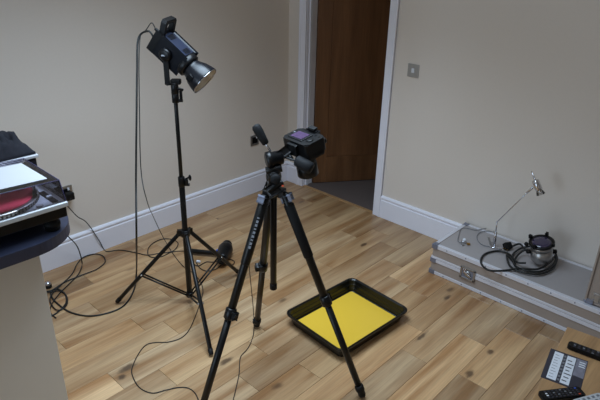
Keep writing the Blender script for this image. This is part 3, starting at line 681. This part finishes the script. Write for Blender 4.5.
# ------------------------------------------------------------------ tripod
tcx = V((1.705, -1.822, 0)); hubz = .985
tp = empty('tripod', tcx, 'black camera tripod with spread legs standing in the middle of the floor', 'tripod')
MB().cyl(tcx+V((0, 0, .507)), tcx+V((0, 0, 1.045)), .0145, n=20).build('centre_column', M['blackm'], tp)
MB().cyl(tcx+V((0, 0, .50)), tcx+V((0, 0, .53)), .0165, n=20).build('column_cap', M['rubber'], tp)
MB().lathe([(0, .022), (.005, .032), (.035, .034), (.05, .026), (.055, .02)], tcx+V((0, 0, .965)), (0, 0, 1), 24).build('hub', M['blackp'], tp)
tfeet = [V((2.118, -1.637, .010)), V((1.374, -1.628, .010)), V((1.723, -2.308, .010))]
for i, ft in enumerate(tfeet):
    h = ft-tcx; h.z = 0; h.normalize(); side = V((-h.y, h.x, 0))
    top = tcx+h*.048+V((0, 0, hubz)); d = (ft-top); Lg = d.length; d.normalize()
    RL = Matrix((side, d.cross(side), d)).transposed()
    MB().box(tcx+h*.038+V((0, 0, hubz)), (.03, .034, .04), Matrix((h, side, V((0, 0, 1)))).transposed(), bev=.005).build('leg_hinge', M['blackp'], tp)
    lg = MB().lathe([(0, .015), (.003, .0185), (.53, .0175), (.533, .014)], top, d, 20).build('leg', M['blackm'], tp)
    MB().box(top+d*.02-d.cross(side)*.0+h*.004, (.026, .037, .024), RL, bev=.006).build('hinge_cap', M['zinc' if i != 1 else 'blackp'], lg)
    if i == 0: MB().lathe([(.05, .018), (.053, .0225), (.30, .0215), (.305, .018)], top, d, 20).build('foam_grip', M['foam'], lg)
    if i == 2:
        MB().lathe([(.03, .018), (.033, .0215), (.30, .0205), (.305, .018)], top, d, 20).build('leg_sleeve', M['blackm'], lg)
        for t_ in range(9): MB().box(top+d*(.10+.016*t_)+T*.0212, (.010, .011 if t_ % 3 else .006, .0012), frame(T, d), bev=.0002).build('lettering', M['grey'], lg)
    kz = .535
    MB().lathe([(kz-.034, .019), (kz-.030, .024), (kz+.012, .024), (kz+.020, .016)], top, d, 20).box(top+d*(kz-.008)-T*0+side*.020, (.028, .022, .030), RL, bev=.004).cyl(top+d*(kz-.008)+side*.026, top+d*(kz-.008)+side*.040, .012).build('leg_lock', M['blackp'], lg)
    MB().lathe([(kz, .0155), (Lg-.05, .0155)], top, d, 16).build('lower_leg', M['bronze' if i == 1 else 'blackm'], tp)
    MB().lathe([(Lg-.065, .016), (Lg-.060, .021), (Lg-.036, .021), (Lg-.03, .017), (Lg-.012, .018), (Lg-.001, .014)], top, d, 16).box(top+d*(Lg-.045)+side*.017, (.012, .012, .022), RL, bev=.002).build('foot', M['rubber'], tp)
# pan head
HD = 2.235
def hp_(px, py, t=0.): return dep(px, py, HD)+T*t
ph = MB()
base = tcx+V((0, 0, 1.035))
MB().lathe([(0, .022), (.006, .031), (.02, .033), (.034, .030), (.036, .024)], base, (0, 0, 1), 24).build('pan_base', M['blackp'], tp)
MB().box(hp_(274, 190), (.060, .050, .034), Matrix((im((.85, .5, 0)), im((-.5, .85, 0)), T)).transposed(), bev=.010).cyl(hp_(268, 191, .02), hp_(283, 182, .02), .012).build('pan_body', M['blackp'], tp)
MB().lathe([(0, .020), (.03, .020), (.034, .024), (.045, .024), (.047, .02)], hp_(273.5, 184), im((.0, 1, 0.)), 24).build('head_neck', M['blackp'], tp)
MB().lathe([(0, .018), (.025, .020), (.05, .020), (.054, .017), (.0545, .002)], hp_(275.5, 177), im((.05, -.25, .95)), 20).build('lock_knob', M['foam'], tp)
MB().box(hp_(274, 170), (.052, .038, .045), Matrix((cr, cu, T)).transposed(), bev=.010).cyl(hp_(266, 171, .01), hp_(282, 168, .01), .016).build('tilt_block', M['blackp'], tp)
MB().lathe([(0, .024), (.004, .034), (.022, .035), (.026, .030), (.066, .029), (.070, .024)], hp_(266, 161, .02), im((.93, .22, -.2)), 24).build('tilt_drum', M['blackp'], tp)
MB().box(hp_(284, 153), (.055, .036, .05), Matrix((im((.8, .6, 0)), im((-.6, .8, 0)), T)).transposed(), bev=.008).box(hp_(276, 157), (.04, .03, .04), bev=.008).build('head_bracket', M['blackp'], tp)
MB().cyl(hp_(271, 152, .02), hp_(264.5, 142, .03), .0045).build('pan_handle_rod', M['chrome'], tp)
hg = hp_(266.5, 145, .028); he2 = hp_(256, 126.5, .045)
MB().lathe([(0, .010), (.004, .014), (.03, .017), (.06, .019), (.078, .018), (.086, .013), (.088, .004)], hg, he2-hg, 20).build('pan_handle_grip', M['foam'], tp)
MB().cyl(hp_(283, 157, .02), hp_(297, 162, .05), .0045).cyl(hp_(289, 155.5, .02), hp_(292, 160, .03), .009).build('side_handle_rod', M['blackm'], tp)
k0_ = hp_(296, 161, .06); k1_ = hp_(312.5, 170.5, .075)
MB().lathe([(0, .015), (.004, .022), (.05, .025), (.068, .024), (.074, .019), (.0745, .002)], k0_, k1_-k0_, 20).build('side_handle_grip', M['foam'], tp)
MB().box(hp_(283, 186, .03), (.008, .006, .003), Matrix((cr, cu, T)).transposed()).build('red_mark', M['orange'], tp)

# DSLR on the head, lens pointing down
nn = im((-.15, .84, .52)).normalized(); rt = im((.64, -.32, .70)); rt = (rt-nn*rt.dot(nn)).normalized(); upc = nn.cross(rt)
RC = Matrix((rt, upc, nn)).transposed()
Oc = dep(302.5, 137.5, HD-.02)
def C_(x, y, z=0.): return Oc+rt*x+upc*y+nn*z
dc_ = empty('camera_body', C_(0, -.052, -.035), 'black digital camera mounted on the tripod with its lens pointing down', 'camera')
MB().prism(rrect(.142, .096, .014), -.055, 0, RC, Oc, bev=.004).build('body', M['blackp'], dc_)
MB().prism([(-.045, .04), (.03, .04), (.022, .066), (-.028, .066)], -.075, .006, RC, Oc+rt*.0, bev=.005).build('prism_housing', M['blackp'], dc_)
MB().box(C_(-.003, .052, .010), (.036, .022, .012), RC, bev=.004).build('viewfinder', M['rubber'], dc_)
MB().box(C_(.054, -.004, -.052), (.034, .086, .036), RC, bev=.010).build('hand_grip', M['rubber'], dc_)
MB().box(C_(-.012, -.004, .0015), (.078, .058, .004), RC, bev=.001).build('display_bezel', M['blackm'], dc_)
MB().box(C_(-.012, -.004, .004), (.062, .044, .002), RC).build('display', M['lcd'], dc_)
MB().lathe([(0, .014), (.003, .014), (.004, .010)], C_(.046, -.008, 0), nn, 20).build('control_dial', M['blackm'], dc_)
for i in range(4): MB().lathe([(0, .004), (.002, .0035)], C_(-.058, .022-.015*i, 0), nn, 10).build('button', M['grey' if i == 1 else 'blackm'], dc_)
for x_ in (.035, .055): MB().lathe([(0, .005), (.002, .004)], C_(x_, .03, 0), nn, 10).build('button', M['blackm'], dc_)
MB().lathe([(0, .012), (.010, .012), (.012, .010)], C_(.052, .046, -.025), upc, 20).build('mode_dial', M['blackm'], dc_)
MB().lathe([(0, .034), (.01, .036), (.05, .037), (.052, .034), (.056, .034), (.058, .040), (.105, .041), (.108, .037), (.104, .033)], C_(-.005, -.002, -.055), -nn, 32).build('lens', M['blackp'], dc_)
MB().lathe([(.03, .0372), (.031, .039), (.047, .039), (.048, .037)], C_(-.005, -.002, -.055), -nn, 32, caps=False).build('zoom_ring', M['rubber'], dc_)
MB().box(C_(.0, -.055, -.03), (.05, .014, .045), RC, bev=.002).build('quick_release_plate', M['blackm'], dc_)
dc_.scale = (1.08, 1.08, 1.08)
# lead from the camera
cc = [C_(-.06, -.03, -.045), C_(-.085, -.05, -.06), hp_(262, 190, -.08), at(249.5, 240, .55), at(249, 262, .42), at(251, 285, .26), at(253, 305, .12), at(254, 322, .02)]+floorpts([(253, 336), (248, 348), (241, 356), (239.5, 364), (239, 374), (236, 388), (233, 401), (231, 412)], .003)
tag(MB().tube(spline(cc), .0022, 6).build('trigger_lead', M['cord']), 'thin black lead hanging from the tripod camera down to the floor', 'cable')

# ------------------------------------------------------------------ worktop and panel
WZ = .95; WT = .045; PX = 1.25
def arcp(cx_, cy_, r, a0, a1, n=14): return [(cx_+r*math.cos(a0+(a1-a0)*i/n), cy_+r*math.sin(a0+(a1-a0)*i/n)) for i in range(n+1)]
poly = [(.02, -4.2), (1.405, -4.2)] + arcp(1.405-.20, -2.70, .20, 0, PI/2) + [(.02, -2.50)]
wt = MB().prism(poly, WZ-WT, WZ, bev=.003).build('worktop', M['worktop'])
tag(wt, 'dark slate worktop with a rounded end carrying the turntable', 'worktop')
pn = MB().box((PX/2+.015, (-4.15-2.636)/2, (WZ-WT)/2), (PX-.03, 4.15-2.636, WZ-WT-.002), bev=.002).build('panel', M['plinth'])
pn.name = 'counter_base'; tag(pn, 'plain beige end panel of the counter under the rounded worktop', 'counter')

# turntable
tx1, tx0, tY1, tY0 = 1.385, 1.03, -2.548, -2.998
t_ = empty('turntable', ((tx0+tx1)/2, (tY0+tY1)/2, WZ), 'record turntable under a clear smoky lid on the rounded worktop', 'turntable')
xc, yc = (tx0+tx1)/2, (tY0+tY1)/2
MB().box((xc-.008, yc, WZ+.075), (tx1-tx0-.016, tY1-tY0-.006, .046), bev=.004).build('plinth_base', M['blackp'], t_)
MB().box((xc, yc, WZ+.106), (tx1-tx0, tY1-tY0, .018), bev=.003).build('deck_plate', M['silver'], t_)
for x in (tx0+.05, tx1-.055):
    for y in (tY0+.05, tY1-.05): MB().lathe([(0, .024), (.002, .027), (.016, .027), (.018, .030), (.030, .030), (.034, .024), (.052, .022)], (x, y, WZ+.001), (0, 0, 1), 20).build('foot', M['rubber'], t_)
pc = V((xc+.002, yc+.016, WZ+.115))
pt_ = MB().lathe([(0, .155), (.004, .166), (.016, .166), (.018, .162)], pc, (0, 0, 1), 64).build('platter', M['steel'], t_)
for row in (.0055, .012):
    for i in range(72):
        a = 2*PI*i/72
        if math.cos(a) > -.1: MB().box(pc+V((math.cos(a)*.1665, math.sin(a)*.1665, row)), (.002, .006, .0032), Matrix.Rotation(a, 3, 'Z')).build('strobe_dot', M['blackm'], pt_)
MB().lathe([(.018, .150), (.021, .150), (.0212, .002)], pc, (0, 0, 1), 48).build('slipmat', M['red'], t_)
ap = V((xc-.125, tY1-.042, WZ+.115))
tm = MB().lathe([(0, .034), (.012, .034), (.014, .028), (.030, .018), (.036, .018)], ap, (0, 0, 1), 24).build('tonearm_base', M['silver'], t_)
MB().tube(spline([ap+V((-.035, 0, .034)), ap+V((.0, 0, .034)), ap+V((.09, .006, .033)), ap+V((.15, -.012, .032)), ap+V((.20, -.03, .030))]), .0045, 8).build('tonearm', M['chrome'], t_)
MB().cyl(ap+V((-.06, 0, .034)), ap+V((-.025, 0, .034)), .014).build('counterweight', M['steel'], t_)
MB().box(ap+V((.215, -.036, .028)), (.038, .016, .012), Matrix.Rotation(-.35, 3, 'Z'), bev=.002).build('headshell', M['blackp'], t_)
MB().box((tx1-.085, tY1-.035, WZ+.117), (.12, .022, .004), bev=.001).build('pitch_slider', M['blackp'], t_)
MB().box((tx1-.075, tY1-.035, WZ+.122), (.010, .020, .008), bev=.001).build('pitch_knob', M['silver'], t_)
MB().lathe([(0, .012), (.006, .012), (.007, .010)], (tx1-.03, tY1-.09, WZ+.115), (0, 0, 1), 16).build('stop_button', M['silver'], t_)
# clear lid: tapered hood, slightly higher at its left end
lz0, lzR, lzL = WZ+.1165, WZ+.190, WZ+.206
def hood(off):
    bx0, bx1, by0, by1 = tx0+.006+off, tx1-.010-off, tY0+.006+off, tY1-.003-off
    ux0, ux1, uy0, uy1 = tx0+.012+off, 1.348-off, tY0+.014+off, tY1-.004-off
    bot = [(bx0, by0, lz0), (bx1, by0, lz0), (bx1, by1, lz0), (bx0, by1, lz0)]
    top = [(ux0, uy0, lzL-off), (ux1, uy0, lzL-off), (ux1, uy1, lzR-off), (ux0, uy1, lzR-off)]
    return bot, top
lid = MB(); bo, to = hood(0); bi, ti = hood(.003)
vo = [lid.b.verts.new(p) for p in bo+to]; vi = [lid.b.verts.new(p) for p in bi+ti]
for i in range(4):
    j = (i+1) % 4
    lid.b.faces.new((vo[i], vo[j], vo[4+j], vo[4+i])); lid.b.faces.new((vi[j], vi[i], vi[4+i], vi[4+j])); lid.b.faces.new((vo[j], vo[i], vi[i], vi[j]))
lid.b.faces.new(vo[4:]); lid.b.faces.new(list(reversed(vi[4:])))
lid = lid.build('dust_cover', M['clearlid'], t_); lid['label'] = 'clear smoky plastic dust cover'
ed = MB()
for i in range(4):
    ed.cyl(V(to[i]), V(to[(i+1) % 4]), .0014, n=6); ed.cyl(V(bo[i]), V(to[i]), .0014, n=6)
ed.build('cover_edge', mat('violet_edge', (70, 66, 104), .3), lid)
# paper on the lid
def lidz(y): return lzR+(lzL-lzR)*(( tY1-.012)-y)/((tY1-.012)-(tY0+.014))
pp = MB(); ypts = (-2.579, -2.876); xs_ = (1.097, 1.313)
P = [pp.b.verts.new((x, y, lidz(y)+dz)) for dz in (.0015, .0025) for x, y in ((xs_[0], ypts[0]-.004), (xs_[1], ypts[0]), (xs_[1], ypts[1]), (xs_[0], ypts[1]))]
pp.b.faces.new(P[:4]); pp.b.faces.new(P[4:])
for i in range(4): pp.b.faces.new((P[i], P[(i+1) % 4], P[4+(i+1) % 4], P[4+i]))
tag(pp.build('paper_sheet', M['paper']), 'blank white sheet of paper lying on the turntable lid', 'paper')

# black box, white board and black cloth behind the turntable
bx = MB().box((.818, -2.768, WZ+.086), (.395, .55, .170), bev=.008).build('storage_box', M['cloth'])
tag(bx, 'black box on the worktop behind the turntable, under the white board', 'box')
bz = at(40, 151, WZ+.19)
tag(MB().box((.822, -2.775, WZ+.178), (.40, .58, .010), bev=.001).build('white_board', M['paper']), 'thin white board between the black box and the black cloth', 'board')
cl = MB(); nx, ny = 34, 44; G = []
for i in range(nx+1):
    row = []
    for j in range(ny+1):
        x = .635+(1.008-.635)*i/nx; y = -2.49-.60*j/ny
        u, v = i/nx, j/ny
        lift = .070*min(1, v/.8)**1.0*math.sin(PI*min(1, max(0, .12+.88*(1-abs(2*u-1)**2.5))))**.6 if 0 else (.07*(v**.8)+.026*math.sin(24*v+5*u+3*noise.noise(V((u*3, v*5, 0))))**2)*(1-(abs(2*u-1))**6)
        fold = .020*math.sin(62*v+7*u+5*noise.noise(V((x*5, y*8, 2))))**2+.030*noise.noise(V((x*9, y*30, 1)))+.014*math.sin(y*60+x*25+4*noise.noise(V((x*6, y*6, 3))))*min(1, v*4)
        edge = min(u*1.5, (1-u)*1.5, v*2.5, 1-v)*8; edge = min(1, edge)
        row.append((x, y, WZ+.1875+.006+(lift+max(0, fold+.012))*edge))
    G.append(row)
tv = [[cl.b.verts.new(p) for p in r] for r in G]; bv = [[cl.b.verts.new((p[0], p[1], max(WZ+.1845, p[2]-.006) if 0 else WZ+.1845)) for p in r] for r in G]
for i in range(nx):
    for j in range(ny):
        cl.b.faces.new((tv[i][j], tv[i+1][j], tv[i+1][j+1], tv[i][j+1])).smooth = True
        cl.b.faces.new((bv[i][j], bv[i][j+1], bv[i+1][j+1], bv[i+1][j]))
for i in range(nx):
    for j in (0, ny): cl.b.faces.new((tv[i][j], tv[i+1][j], bv[i+1][j], bv[i][j]))
for j in range(ny):
    for i in (0, nx): cl.b.faces.new((tv[i][j], tv[i][j+1], bv[i][j+1], bv[i][j]))
tag(cl.build('black_cloth', M['cloth']), 'crumpled black cloth heaped on the white board behind the turntable', 'cloth')
